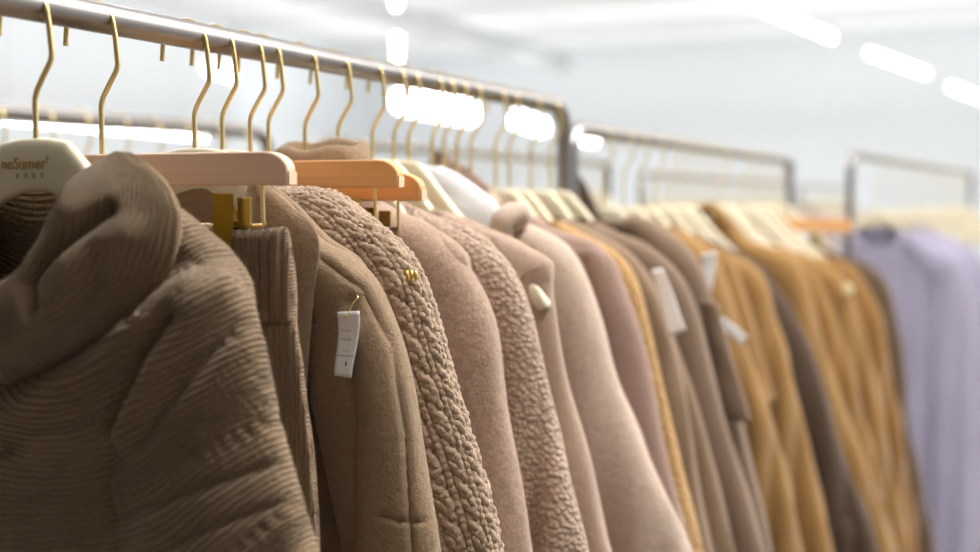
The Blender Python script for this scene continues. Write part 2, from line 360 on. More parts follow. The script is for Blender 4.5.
R1 = [(.912, 'cream hanger holding the chunky cable knit sweater, just before the orange wooden bars'), (1.049, 'cream hanger whose gold hook rises from the turtleneck behind the orange bars'),
      (1.113, 'cream hanger inside the curly boucle coat'), (1.185, 'cream hanger with its rounded tip poking out of the smooth taupe coat'),
      (1.235, 'cream hanger close behind the one whose tip pokes out, hooks almost together'), (1.27, 'cream hanger inside the white undergarment'), (1.331, 'cream hanger holding the pale taupe coat with the rolled collar'),
      (1.362, 'cream hanger with hook crossing the brown collar peak'), (1.40, 'second cream hanger whose hook crosses beside the brown collar peak'), (1.442, 'cream hanger holding the mauve brown coat'),
      (1.518, 'cream hanger holding the camel curly coat'), (1.565, 'cream hanger inside the first brown coat with white label'), (1.645, 'cream hanger inside the plain brown coat'),
      (1.72, 'last cream hanger on the foreground rail, by the corner bend')]
rnd = random.Random(7)
def wide_hanger():
    t = empty('shoulder_hanger'); hook_mesh(t); b = shoulder_body(t, M['cream'])
    for v in b.data.vertices:
        u = abs(v.co.x); k = max(0, (u-.10)/.088); v.co.x *= 1+.20*k; v.co.z = -.240+(v.co.z+.240)*(1+.7*k) if k > 0 else v.co.z; v.co.y = v.co.y*(1+.6*k)-.009*k
    return t
for i, (a, lb) in enumerate(R1):
    t = proto if i == 0 else wide_hanger() if i == 3 else protod if i == 5 else dup(protod) if i > 5 else dup(proto)
    place(t, a, L1, RZ, rnd.uniform(-.06, .06), lb)
# ================================================================== GARMENTS
def seg_dist(S, Z, pl):
    """distance from every (s,z) to a polyline"""
    D = np.full(S.shape, 9.0)
    for (x0, z0), (x1, z1) in zip(pl[:-1], pl[1:]):
        dx, dz = x1-x0, z1-z0; l = dx*dx+dz*dz+1e-12; t = np.clip(((S-x0)*dx+(Z-z0)*dz)/l, 0, 1)
        D = np.minimum(D, np.hypot(S-x0-t*dx, Z-z0-t*dz))
    return D
def to_sz(pts, a, L, smooth=True, yoff=0.0):
    q = []
    for x, y in pts:
        X, Z = on_y(x, y, a+yoff); q.append((X+L, Z))
    return q
def relief(P, N, sz_lines, seed=0, famp=0.0, flam=.07, zs=None, hem=None):
    """cloth relief: crease lines plus soft vertical folds that deepen towards the hem"""
    S, Z = P[..., 0], P[..., 2]; D = np.zeros(S.shape)
    front = np.clip(-N[..., 1]*1.5, 0, 1)
    for pl, h, w in sz_lines: D += front*h*np.exp(-(seg_dist(S, Z, pl)/w)**2)
    if famp:
        r = random.Random(seed); ramp = np.clip((zs-Z)/.35, 0, 1)**.8
        for k in range(4):
            lam = flam*r.uniform(.7, 1.7); D += np.abs(N[..., 1])*ramp*famp*r.uniform(.4, 1)*np.cos(2*PI*(S*(1+.25*(zs-Z)))/lam+r.uniform(0, 6)+(zs-Z)*r.uniform(-3, 3)+np.sign(P[..., 1])*.8)
    # small handling dents
    r = random.Random(seed+99)
    for k in range(5):
        kx, kz, ky = r.uniform(12, 40), r.uniform(8, 30), r.uniform(-20, 20); D += .0012*np.sin(kx*S*2+r.uniform(0, 6))*np.sin(kz*Z+ky*S+r.uniform(0, 6))
    return D
GARMENTS = []
def garment(name, label, cat, a, L, sil, m, RZr=RZ, hem=1.15, res=.005, T=.020, Ty=.024, rs=.058, seed=1, famp=.004, flam=.08, creases=(), neck=None, collar=None,
            sleeve=True, sleeve_m=None, sdisp=None, bdisp=None, bodyin=.045, group=None, uvf=None, sil_sz=None, cuff=.98, back_neck=.0, yoff=0.0, sl_y=-.004, ribsleeve=False):
    sz = sil_sz if sil_sz is not None else to_sz(sil, a, L, yoff=(.55 if ribsleeve else .2)*Ty)
    # extend to hem
    (x0, z0), (x1, z1) = sz[-2], sz[-1]; zh = RZr-hem
    if z1 > zh+.03:
        k = (x1-x0)/(z0-z1) if z0 > z1 else 0; k = min(max(k, 0), .35); ne = max(1, int((z1-zh)/.09)); sz = list(sz)+[(x1+k*(1-.35*q/ne)*(z1-zh)*q/ne, z1+(zh-z1)*q/ne) for q in range(1, ne+1)]
    C = catmull(sz, 14); s0, zt = C[0]
    zh = C[-1][1]
    # monotone in z for the body
    zz = np.minimum.accumulate(C[:, 1]-np.arange(len(C))*1e-7)
    t = empty(name, (-L, a+yoff, zh)); base = np.array([0, 0, zh])
    zsh = np.interp(.19, C[:, 0], zz) if C[:, 0].max() > .19 else zz[len(zz)//2]
    nz = int((zt-zh)/res); upper = .12; zs = np.concatenate([zt-(np.linspace(0, 1, int(upper/res*1.4))**1.4)*upper, np.linspace(zt-upper, zh, max(4, int((zt-upper-zh)/res)))[1:]])
    hw = np.interp(-zs, -zz, C[:, 0])
    if sleeve: hw = hw-bodyin*np.clip((zsh+.01-zs)/.10, 0, 1)
    nj = max(28, int(2*(.5)/res)); ph = np.arange(nj)/nj*2*PI
    P = np.zeros((len(zs), nj, 3)); c, s = np.cos(ph), np.sin(ph)
    TT = T*np.clip(.45+(zt-zs)/.06*.55, .45, 1)
    P[..., 0] = hw[:, None]*np.sign(c)*np.abs(c)**.55*1.0
    P[..., 1] = TT[:, None]*np.sign(s)*np.abs(s)**.75
    P[..., 2] = zs[:, None]
    P[..., 2] -= back_neck*np.clip(1-np.abs(P[..., 0])/max(s0, .01), 0, 1)*np.clip(1-(zt-zs)[:, None]/.03, 0, 1)
    N = normals(P, True)
    if np.mean(N[len(N)//2, :, 1]*P[len(N)//2, :, 1]) < 0: N = -N
    lines = [(to_sz(pl, a, L) if pl[0][0] > 3 else list(pl), h, w) for pl, h, w in creases]
    D = relief(P, N, lines, seed, famp, flam, zsh, zh)
    arc = np.cumsum(np.r_[0, np.linalg.norm(np.diff(P[len(P)//2], axis=0), axis=1)])
    UV = np.stack([P[..., 0]+0*zs[:, None], P[..., 2]], -1)
    if uvf: UV = uvf(P)
    if bdisp: D = D+bdisp(P, N, UV)
    P = P+N*D[..., None]
    keep = None
    if neck:
        ru, rd = neck; mid = P[:-1].copy(); keep = ~((mid[..., 1] < 0) & ((mid[..., 0]/ru)**2+((mid[..., 2]-zt)/rd)**2 < 1))
    # inner lip of the neck so the cloth has thickness and a dark inside
    b = grid_mesh('body', P-base, m, t, closed=True, uv=UV, keep=keep)
    sld = b.modifiers.new('thickness', 'SOLIDIFY'); sld.thickness = .0025; sld.offset = -1
    if sleeve:
        st = np.argmax(C[:, 0] > min(.10, s0+.03)); A = C[st:]; zc = RZr-cuff; A = A[A[:, 1] > zc]; d = np.linalg.norm(np.diff(A, axis=0), axis=1).sum(); n = max(20, int(d/res)); A = resample(A, n)
        al = np.linspace(0, d, n); Tn = np.gradient(A, axis=0)
        # smooth tangent
        for _ in range(6): Tn[1:-1] = (Tn[:-2]+Tn[1:-1]*2+Tn[2:])/4
        Tn /= np.linalg.norm(Tn, axis=1, keepdims=True); Nn = np.stack([-Tn[:, 1], Tn[:, 0]], 1)
        if Nn[-1, 0] < 0: Nn = -Nn
        r = np.interp(al, [0, .10, .2, d], [.014, rs*.72, rs, rs*.92]); ny = max(24, int(.30/res)); ph = np.arange(ny)/ny*2*PI; c, s = np.cos(ph), np.sin(ph)
        ty = Ty*np.interp(al, [0, .08, .2], [.75, .95, 1])
        for sgn in (1, -1):
            Q = np.zeros((n, ny, 3)); off = r[:, None]*(np.sign(c)*np.abs(c)**.85)[None, :]-r[:, None]
            Q[..., 0] = A[:, 0, None]+Nn[:, 0, None]*off; Q[..., 2] = A[:, 1, None]+Nn[:, 1, None]*off
            Q[..., 1] = sl_y+ty[:, None]*(np.sign(s)*np.abs(s)**.9)[None, :]
            Q[..., 0] = np.maximum(Q[..., 0], .0)
            NN = normals(Q, True)
            if np.mean(NN[n//2, :, 1]*(Q[n//2, :, 1]-sl_y)) < 0: NN = -NN
            DD = relief(Q, NN, lines, seed+5, famp*.8, flam*.9, zsh-.02, zh)
            uvs = np.stack([np.broadcast_to(ph*.06, (n, ny)), np.broadcast_to(al[:, None], (n, ny))], -1)
            if sdisp: DD = DD+sdisp(ph, al, r)
            if ribsleeve: DD = DD+bdisp(Q, NN, uvf(Q))
            Q = Q+NN*DD[..., None]
            if sgn < 0: Q[..., 0] *= -1
            if uvf and not sdisp: uvs = uvf(Q)
            so = grid_mesh('sleeve', Q-base, sleeve_m or m, t, closed=True, uv=uvs, caps=False)
            s2 = so.modifiers.new('thickness', 'SOLIDIFY'); s2.thickness = .0025; s2.offset = -1
    tag(t, label, cat, group); t['zh'] = 0; del t['zh']
    GARMENTS.append(t); return t, base
def ring_collar(name, t, base, cx, cy, cz, rx, ry, h, m, th=.006, lean=.0, dip=.0, roll=False):
    """a standing or rolled neck ring"""
    n = 56; prof = []
    if roll: K = 18; prof = [(math.cos(k/K*2*PI)*th, math.sin(k/K*2*PI)*h/2) for k in range(K)]
    else: prof = [(0, -h/2), (.001, -h/4), (.0015, 0), (.001, h/4), (0, h/2), (-th*.5, h/2+th*.3), (-th, h/2), (-th, h/4), (-th, 0), (-th, -h/4), (-th, -h/2)]
    P = np.zeros((n+1, len(prof), 3))
    for i in range(n+1):
        f = i/n*2*PI; c, s = math.cos(f), math.sin(f)
        for k, (dr, dz) in enumerate(prof):
            g = 1+.05*math.sin(3*f+cz*40)
            P[i, k] = (cx+(rx+dr)*c*g, cy+(ry+dr)*s, cz+dz+lean*c+dip*s+.002*math.sin(5*f))
    UV = np.stack([P[..., 2], P[..., 0]], -1)
    return grid_mesh(name, P-base, m, t, closed=roll, uv=UV)
def panel(name, t, base, a, L, left, right, y0, m, ni=60, nj=24, bulge=.004, th=.004, px=True, edge=.003, uv=None):
    """a cloth panel between two edges, bowed and with thickness (lapel, flap, cowl side)"""
    A = resample(catmull(to_sz(left, a, L) if px else left, 10), ni); B = resample(catmull(to_sz(right, a, L) if px else right, 10), ni)
    v = np.linspace(0, 1, nj); P = np.zeros((ni, nj, 3))
    for k, q in enumerate(v):
        P[:, k, 0] = A[:, 0]*(1-q)+B[:, 0]*q; P[:, k, 2] = A[:, 1]*(1-q)+B[:, 1]*q
        P[:, k, 1] = y0-bulge*math.sin(PI*q)+edge*(max(0, q-.85)/.15)**2
    i = np.linspace(0, 6, ni); P[..., 1] += (.0012*np.sin(i*2.1+1))[:, None]*np.sin(v*4)[None, :]
    UV = np.stack([P[..., 0], P[..., 2]], -1)
    o = grid_mesh(name, P-base, m, t, uv=UV); s = o.modifiers.new('thickness', 'SOLIDIFY'); s.thickness = th; s.offset = 0
    return o
# cloths
BR = wool('brown_rib_knit', srgb(156, 130, 101), 'knit', .30, .35, rib=.0050)
BRS = wool('brown_stocking_knit', srgb(156, 131, 102), 'knit', .32, .35, rib=.0036, ribdepth=.55)
BRV = wool('brown_ribbed_cuff', srgb(156, 130, 104), 'knit', .22, .3, rib=.0042)
BF = wool('brown_wool_felt', srgb(160, 134, 107), 'felt', .34, .35)
CH = wool('chunky_taupe_yarn', srgb(188, 162, 138), 'felt', .34, .45, scale=.8)
FZ = wool('fuzzy_taupe_wool', srgb(180, 152, 133), 'felt', .42, .5, scale=.7)
BO = wool('taupe_boucle', srgb(198, 171, 150), 'boucle', .25, .4)
SM = wool('smooth_taupe_wool', srgb(183, 157, 138), 'felt', .2, .4, scale=.8)
PT = wool('pale_taupe_fleece', srgb(198, 176, 159), 'felt', .28, .5, scale=.6)
MV = wool('mauve_brown_wool', srgb(160, 132, 120), 'felt', .18, .35)
CB = wool('camel_boucle', srgb(208, 166, 110), 'boucle', .2, .35)
B1 = wool('grey_brown_wool', srgb(142, 118, 96), 'felt', .15, .3)
B2 = wool('cool_brown_wool', srgb(134, 112, 94), 'felt', .15, .3)
DK = wool('dark_brown_wool', srgb(80, 64, 52), 'felt', .15, .25)
DKB = wool('deep_brown_wool', srgb(100, 82, 66), 'felt', .15, .25)
CM = wool('camel_wool', srgb(154, 117, 70), 'felt', .12, .3)
CM2 = wool('deep_camel_wool', srgb(146, 108, 62), 'felt', .12, .3)
LI = wool('lilac_knit', srgb(188, 182, 208), 'knit', .1, .3, rib=.006)
WH = wool('white_cotton', srgb(236, 236, 240), 'felt', .04, .15)
PALE = wool('ivory_wool', srgb(226, 214, 196), 'felt', .05, .2)
PINK = wool('dusty_pink_wool', srgb(206, 186, 176), 'felt', .05, .2)
DKL = wool('dark_lining', srgb(60, 48, 40), 'felt', .1, .1)
# ---- front cowl sweater
def uv_swag(P):
    S, Z = P[..., 0], P[..., 2]; return np.stack([S, Z-1.9*np.clip(S, -.3, .3)**2+.006*np.sin(S*30)*np.sin(Z*25)], -1)
a0 = .69
cre = [([(212, 285), (150, 345), (70, 392), (-10, 425)], .014, .014), ([(195, 262), (150, 300), (100, 335), (40, 372), (-10, 392)], -.016, .022),
       ([(238, 285), (198, 350), (158, 425)], .009, .012), ([(206, 312), (180, 350), (145, 418)], -.011, .006), ([(262, 300), (240, 345), (180, 430)], -.005, .006),
       ([(-10, 492), (60, 480), (118, 470), (142, 492), (150, 520)], -.011, .009), ([(-10, 462), (60, 452), (120, 446)], .008, .014),
       ([(22, 480), (26, 450), (48, 436)], -.007, .005), ([(150, 512), (225, 480), (305, 455)], -.003, .0045), ([(190, 540), (250, 512), (320, 490)], -.003, .0045),
       ([(150, 440), (140, 475), (150, 540)], -.004, .006)]
def ribd(P, N, UV):
    v = UV[..., 1]; band = np.exp(-((np.mod(v+.0, .075)-.03)/.006)**2)      # now and then a band of cable stitches
    return .0013*np.abs(np.sin(PI*v/.0052))*(1-band)+band*(.0010*np.sin(2*PI*UV[..., 0]/.0075+v*400)-.0006)
g, gb = garment('cowl_sweater', 'large brown ribbed sweater with a draped cowl neck, nearest at left', 'sweater', a0, L1, [(112, 168), (165, 200), (212, 232), (247, 266), (270, 325), (298, 440), (325, 552)], BR,
    res=.0014, T=.034, Ty=.030, rs=.085, seed=3, famp=.002, creases=cre, neck=(.075, .12), sleeve=True, bodyin=.03, uvf=uv_swag, hem=.7, cuff=.66, sl_y=-.006, bdisp=ribd, ribsleeve=True)
# cowl: a heavy draped roll from one side of the neck to the other
def cowl():
    # (inner edge, outer edge) on the right half in pixels, mirrored to the left
    I = to_sz([(99, 150), (78, 176), (60, 212), (54, 240), (42, 268), (26, 292)], a0, L1, yoff=-.03); O = to_sz([(106, 151), (146, 180), (165, 222), (150, 280), (105, 335), (30, 392)], a0, L1, yoff=-.04)
    ctr = I[-1][0]; I[-1] = (0.0-.006, I[-1][1]); O[-1] = (-.006, O[-1][1])
    I = catmull(I, 10); O = catmull(O, 10)
    def full(C): R = C[:-1][::-1].copy(); R[:, 0] = -.012-R[:, 0]; return resample(np.vstack([C, R]), 420)
    A, B = full(I), full(O); nj = 180; P = np.zeros((420, nj, 3)); v = np.linspace(0, 1, nj); tt = np.linspace(0, 1, 420)
    k2 = 1-abs(tt*2-1)       # 0 at the tops, 1 at the bottom centre
    for j, q in enumerate(v):
        P[:, j, 0] = A[:, 0]*(1-q)+B[:, 0]*q; P[:, j, 2] = A[:, 1]*(1-q)+B[:, 1]*q
        hb = .014+.042*np.clip(k2, 0, 1)**.8
        P[:, j, 1] = -.022-hb*(math.sin(PI*min(1, q**.62)))**.55
    # long drape folds that run down the roll
    S = P[..., 0]; Z = P[..., 2]; D = np.zeros(S.shape)
    for pl, h, w in [([(152, 210), (124, 236), (102, 260), (93, 280), (98, 300)], -.013, .006), ([(170, 232), (130, 262), (118, 300), (80, 345)], .008, .012), ([(72, 190), (76, 250), (60, 300), (26, 340)], .009, .012), ([(104, 170), (118, 205)], .006, .012),
                     ([(50, 285), (46, 320), (20, 350)], -.009, .006), ([(150, 250), (140, 285), (112, 318), (60, 362)], -.007, .007)]:
        D += h*np.exp(-(seg_dist(S, Z, to_sz(pl, a0, L1))/w)**2)
    vv = v[None, :]*.11+.004*np.sin(tt*14)[:, None]; D += .0009*np.abs(np.sin(PI*vv/.0042))
    P[..., 1] -= D
    tk = (np.sin(PI/2*np.clip(k2/.34, 0, 1))**.75)[:, None]; P[..., 1] = P[..., 1]*tk-.014*(1-tk)
    # side closing wall at the outer edge so the roll sits on the sweater
    d = np.linalg.norm(np.diff((A+B)/2, axis=0), axis=1); al = np.r_[0, np.cumsum(d)]
    UV = np.stack([np.broadcast_to(al[:, None], S.shape), np.broadcast_to(v[None, :]*.10, S.shape)], -1)
    o = grid_mesh('cowl', P-gb, BRS, g, uv=UV); s = o.modifiers.new('thickness', 'SOLIDIFY'); s.thickness = .005; s.offset = 1
cowl()
# ---- ribbed skirts held by clips
def clipped(name, label, cat, a, zt, hw, m, right=None, hem=.75, cuff=.075, T=.012, seed=2):
    zh = RZ-hem; t = empty(name, (-L1, a, zh)); base = np.array([0, 0, zh])
    for part, z1, z0, grow, TT in (('waistband', zt, zt-cuff, 0, T*1.15), ('skirt_body', zt-cuff+.006, zh, .004, T)):
        zs = np.arange(z1, z0, -.003); ph = np.arange(180)/180*2*PI; c, s = np.cos(ph), np.sin(ph); P = np.zeros((len(zs), 180, 3))
        w = np.interp(-zs, [-zt, -(zt-cuff), -zh], [hw-.006, hw, hw+.06]); 
        if part == 'skirt_body': w = w+.004*np.sin(np.linspace(0, 8, len(zs)))
        P[..., 0] = w[:, None]*np.sign(c)*np.abs(c)**.5; P[..., 1] = TT*np.sign(s)*np.abs(s)**.7*np.clip((z1-zs)/.01+.5, .3, 1)[:, None]; P[..., 2] = zs[:, None]
        N = normals(P, True); N = -N if np.mean(N[5, :, 1]*P[5, :, 1]) < 0 else N
        D = relief(P, N, [], seed, .003, .06, zt-.03, zh)+.0013*np.cos(2*PI*P[..., 0]/.0085)*(1 if part == 'waistband' else .25)
        P = P+N*D[..., None]; UV = np.stack([P[..., 2], P[..., 0]], -1)
        o = grid_mesh(part, P-base, m, t, closed=True, uv=UV, caps=(part == 'waistband'))
    tag(t, label, cat)
clipped('ribbed_skirt', 'brown ribbed knit skirt held by the gold clips of the pinkish wooden hanger', 'skirt', .758, RZ-.168, .182, BRV, T=.010)
clipped('ribbed_skirt', 'taupe ribbed knit skirt clipped under the two orange wooden bars', 'skirt', .988, RZ-.172, .150, BRV, T=.006, seed=5)
# ---- wool coat with price tag
cre = [([(340, 258), (378, 288), (402, 345), (418, 430), (430, 552)], -.0035, .0022), ([(343, 256), (382, 290), (406, 345), (422, 430)], .0015, .003), ([(402, 505), (420, 512), (440, 516)], -.003, .0018),
       ([(372, 300), (376, 420), (372, 552)], -.006, .006)]
g, gb2 = garment('wool_coat', 'brown wool coat with a wide lapel and a white price tag on its sleeve', 'coat', .862, L1, [(262, 178), (278, 190), (302, 210), (330, 240), (362, 262), (387, 292), (412, 370), (432, 470), (446, 552)], BF,
    res=.003, T=.013, Ty=.022, rs=.043, seed=11, famp=.003, creases=cre, neck=(.07, .06), bodyin=.07, sl_y=-.012)
panel('lapel', g, gb2, .835, L1, [(264, 186), (262, 215), (258, 260), (255, 330), (255, 440), (255, 560)], [(268, 182), (296, 206), (323, 236), (318, 300), (311, 420), (309, 552)], -.038, BF, ni=120, nj=50, bulge=.006)
# ---- chunky cable knit
def cable(U, V, w=.027, per=.033, amp=.0058):
    c = (np.mod(U, w)/w-.5)*w; s1 = w*.20*np.sin(2*PI*V/per); h = 0
    for s, ph in ((s1, 0), (-s1, PI), (w*.20*np.sin(2*PI*V/per+2.1), 1)):
        dd = np.abs(c-s); h = np.maximum(h, np.sqrt(np.clip(1-(dd/(w*.17))**2, 0, 1))*(.75+.25*np.cos(2*PI*V/per+ph)))
    rib = np.exp(-((np.abs(c)-w*.46)/.0022)**2)*.8
    st = .06*np.sin(U*410+3*np.sin(V*130))*np.sin(V*520+2*np.sin(U*170))+.14*np.sin(2*PI*V/.0065+np.abs(c)*500)+.10*np.sin(2*PI*U/.0045+V*90)
    return amp*(np.maximum(h, rib)+st)
def sd(ph, al, r): 
    U = ph[None, :]*.055+.012*np.sin(al*9)[:, None]; V = al[:, None]+.004*np.sin(ph*3)[None, :]; return cable(U, V)-.003
def bd(P, N, UV): return cable(P[..., 0]+.01, P[..., 2])*np.clip(np.abs(N[..., 1])*2, 0, 1)-.003
garment('cable_knit_sweater', 'chunky taupe cable knit sweater between the tagged coat and the fuzzy sweater', 'sweater', .918, L1, [(262, 168), (290, 188), (350, 205), (400, 243), (424, 278), (448, 350), (478, 450), (501, 552)], CH,
    res=.0018, T=.016, Ty=.024, rs=.056, seed=21, famp=.002, neck=(.06, .04), sdisp=sd, bdisp=bd, bodyin=.05, hem=.7, cuff=.66)
# ---- the rest of the front rack
g, gb4 = garment('fuzzy_sweater', 'fuzzy taupe turtleneck sweater whose neck shows above the orange bars', 'sweater', 1.05, L1, [(360, 185), (400, 213), (438, 232), (470, 262), (496, 325), (515, 430), (533, 552)], FZ, res=.0035, T=.022, Ty=.028, rs=.06, seed=31, famp=.004, neck=(.07, .04))
ring_collar('turtleneck', g, gb4, .020, 0, RZ-.112, .046, .030, .046, BF, .010, dip=.006, roll=True)
garment('boucle_coat', 'curly taupe boucle coat between the fuzzy sweater and the smooth taupe coat', 'coat', 1.122, L1, [(396, 196), (425, 213), (470, 232), (508, 262), (533, 315), (558, 420), (588, 552)], BO, res=.0035, T=.018, Ty=.024, rs=.055, seed=41, famp=.005, flam=.06, neck=(.07, .03))
g, gb6 = garment('smooth_wool_coat', 'smooth pale taupe coat with a short flap sleeve over the cream hanger tip', 'coat', 1.18, L1, [(424, 202), (455, 216), (500, 236), (528, 249), (549, 261), (552, 272), (553, 300), (574, 400), (611, 552)], SM, res=.0035, T=.016, Ty=.020, rs=.055, seed=51, famp=.004, neck=(.08, .03),
    creases=[([(498, 240), (504, 256), (512, 262)], -.004, .0025)])
garment('white_undershirt', 'white smooth garment showing its shoulder between the cream hangers', 'shirt', 1.275, L1, [(418, 164), (432, 166), (455, 176), (485, 196), (499, 207), (503, 224), (505, 300), (508, 400)], WH, res=.005, T=.022, Ty=.014, rs=.04, seed=61, famp=.001, neck=None, hem=.6)
g, gb7 = garment('pale_taupe_coat', 'pale taupe fleecy coat with a rolled collar slipped over the white garment', 'coat', 1.325, L1, [(498, 214), (520, 222), (555, 238), (582, 264), (603, 325), (628, 400), (690, 552)], PT, res=.004, T=.024, Ty=.030, rs=.062, seed=71, famp=.004, neck=(.105, .04), bodyin=.06)
K = 40; x7, z7 = to_sz([(509, 222)], 1.285, L1)[0]; ax = math.radians(-38); P7 = np.zeros((K+1, 20, 3))
for i in range(K+1):
    f = i/K*2*PI
    for k in range(20):
        h = k/20*2*PI; rr = .0145+.0125*math.cos(h)+.0015*math.sin(3*f); w = .013*math.sin(h)+.002*math.sin(2*f)
        # ring around the shoulder slope: axis ax, radial directions = the slope's normal and y
        nx, nz = -math.sin(ax), math.cos(ax); P7[i, k] = (x7+w*math.cos(ax)+rr*math.cos(f)*nx, -.040+rr*1.25*math.sin(f), z7+w*math.sin(ax)+rr*math.cos(f)*nz)
grid_mesh('rolled_collar', P7-gb7, PT, g, closed=True)
g, gb8 = garment('mauve_coat', 'mauve brown coat with a high collar, behind the pale taupe coat', 'coat', 1.45, L1, [(500, 198), (525, 212), (560, 232), (606, 252), (624, 284), (640, 327), (656, 400), (690, 552)], MV, res=.005, T=.022, Ty=.026, rs=.058, seed=81, famp=.005, creases=[([(590, 262), (600, 330), (605, 400)], -.012, .012)])
panel('high_collar', g, gb8, 1.45, L1, [(437, 152), (465, 166), (495, 190), (530, 216), (545, 224)], [(433, 172), (446, 188), (474, 216), (505, 244), (530, 256)], -.006, MV, ni=50, nj=14, bulge=.010, th=.006)
g, gb9 = garment('camel_boucle_coat', 'narrow strip of curly camel coat between mauve and grey brown coats', 'coat', 1.515, L1, [(560, 222), (590, 238), (621, 257), (638, 280), (651, 327), (667, 400), (703, 552)], CB, res=.005, T=.016, Ty=.020, rs=.05, seed=91, famp=.003, neck=(.08, .03))
garment('grey_brown_coat', 'grey brown coat with the larger slanting white paper label', 'coat', 1.575, L1, [(545, 214), (590, 232), (628, 252), (648, 276), (662, 305), (682, 380), (707, 530), (712, 552)], B1, res=.006, T=.018, Ty=.022, rs=.055, seed=101, famp=.004, neck=(.08, .03))
garment('tan_brown_coat', 'lighter brown coat edge showing only below the slanting white label', 'coat', 1.615, L1, [(570, 222), (610, 240), (640, 262), (660, 295), (679, 350), (702, 420), (735, 552)], B1, res=.006, T=.014, Ty=.018, rs=.055, seed=105, famp=.004, neck=(.08, .03))
garment('plain_brown_coat', 'plain brown coat just behind the coat with the slanting white label', 'coat', 1.665, L1, [(585, 218), (620, 234), (655, 250), (680, 272), (695, 305), (712, 370), (737, 460), (764, 552)], B2, res=.006, T=.018, Ty=.024, rs=.055, seed=111, famp=.004, neck=(.08, .03))
g, gb12 = garment('hooded_brown_coat', 'brown coat with a rounded hood peak, last on the near rack', 'coat', 1.745, L1, [(622, 222), (634, 216), (650, 220), (683, 244), (703, 270), (716, 310), (728, 370), (750, 450), (772, 552)], B2, res=.006, T=.024, Ty=.026, rs=.055, seed=121, famp=.004)
panel('pocket_flap', g, gb12, 1.712, L1, [(702, 300), (708, 350), (715, 400), (722, 420)], [(716, 304), (730, 355), (744, 400), (750, 422)], -.032, B2, ni=30, nj=16, th=.004)
# ---- second rack: camel coats
def a_for(px, s, L): return on_x(px, 290, -(L-s))[0]
R2 = [('dark_brown_coat', 'dark brown coat at the start of the second rack, seen past the end post', 2.02, [(600, 222), (615, 236), (640, 260), (670, 300), (700, 400), (730, 552)], DK),
  ('camel_coat', 'camel coat first in the second rack, with a white strip tag on its sleeve', 2.13, [(664, 226), (690, 240), (712, 254), (726, 278), (738, 320), (757, 380), (778, 440), (805, 552)], CM),
  ('camel_coat', 'camel coat second in the second rack, showing a thin edge with a stepped flap', 2.22, [(672, 226), (700, 240), (728, 254), (742, 282), (757, 330), (774, 400), (799, 489), (815, 552)], CM2),
  ('camel_coat', 'camel coat just in front of the dark brown one', 2.33, [(676, 232), (710, 248), (748, 262), (766, 282), (777, 320), (788, 355), (805, 430), (833, 552)], CM),
  ('dark_brown_coat', 'dark brown coat wedged in the middle of the camel coats', 2.43, [(700, 236), (735, 252), (765, 270), (778, 288), (799, 323), (816, 360), (838, 440), (880, 552)], DK),
  ('camel_coat', 'camel coat with a tall pointed collar peak above the cream hangers', 2.60, [(728, 222), (738, 230), (752, 241), (790, 256), (806, 280), (820, 330), (836, 385), (858, 440), (893, 552)], CM),
  ('camel_coat', 'camel coat behind the collar-peak coat, with soft long folds', 2.80, [(735, 236), (762, 246), (800, 258), (819, 280), (838, 325), (852, 367), (868, 440), (897, 552)], CM2),
  ('camel_coat', 'camel coat under the blurred orange wooden hanger, pale button on its shoulder', 3.05, [(768, 240), (790, 250), (826, 264), (846, 284), (862, 330), (874, 380), (886, 440), (908, 552)], CM),
  ('camel_coat', 'last camel coat of the second rack, next to the brown one', 3.28, [(785, 240), (815, 254), (850, 266), (871, 292), (884, 332), (895, 396), (904, 447), (918, 552)], CM2),
  ('brown_coat', 'brown coat at the far end of the second rack, beside the lilac sweater', 3.52, [(810, 240), (840, 254), (866, 263), (884, 280), (897, 323), (909, 425), (914, 455), (936, 552)], DKB)]
for i, (nm, lb, a, sil, m) in enumerate(R2):
    g, gb = garment(nm, lb, 'coat', a, L2, sil, m, RZr=RZ2, cuff=1.2 if i != 2 else .5, res=.008, T=.026, Ty=.034, rs=.065, seed=200+i*7, famp=.012, flam=.08, neck=(.07, .03) if i not in (0, 5) else None, hem=1.3)
    if i == 0: panel('high_collar', g, gb, a, L2, [(567, 166), (574, 168), (588, 186), (600, 212), (608, 228)], [(560, 170), (562, 180), (572, 205), (585, 228), (592, 240)], -.01, m, ni=30, nj=10, bulge=.012, th=.006)
    if i == 5: panel('pointed_collar', g, gb, a, L2, [(690, 214), (710, 203), (728, 216), (745, 236), (752, 244)], [(696, 220), (710, 212), (720, 224), (735, 242), (742, 250)], -.012, m, ni=30, nj=10, bulge=.010, th=.006)
ha = [2.02, 2.13, 2.22, 2.33, 2.43, 2.51, 2.60, 2.70, 2.80, 2.88, 3.05, 3.16, 3.28, 3.52]
for a in ha:
    t = dup(protod); place(t, a+.002, L2, RZ2, rnd.uniform(-.04, .04), ORD[ha.index(a)]+' cream hanger from the near end of the second rail', 'cream hangers on the second rail')
place(bar_hanger(M['orangewood'], hw=.225, hz=-.172, h=.034), 3.41, L2, RZ2, .10, 'blurred orange wooden hanger at right above the last camel coats')
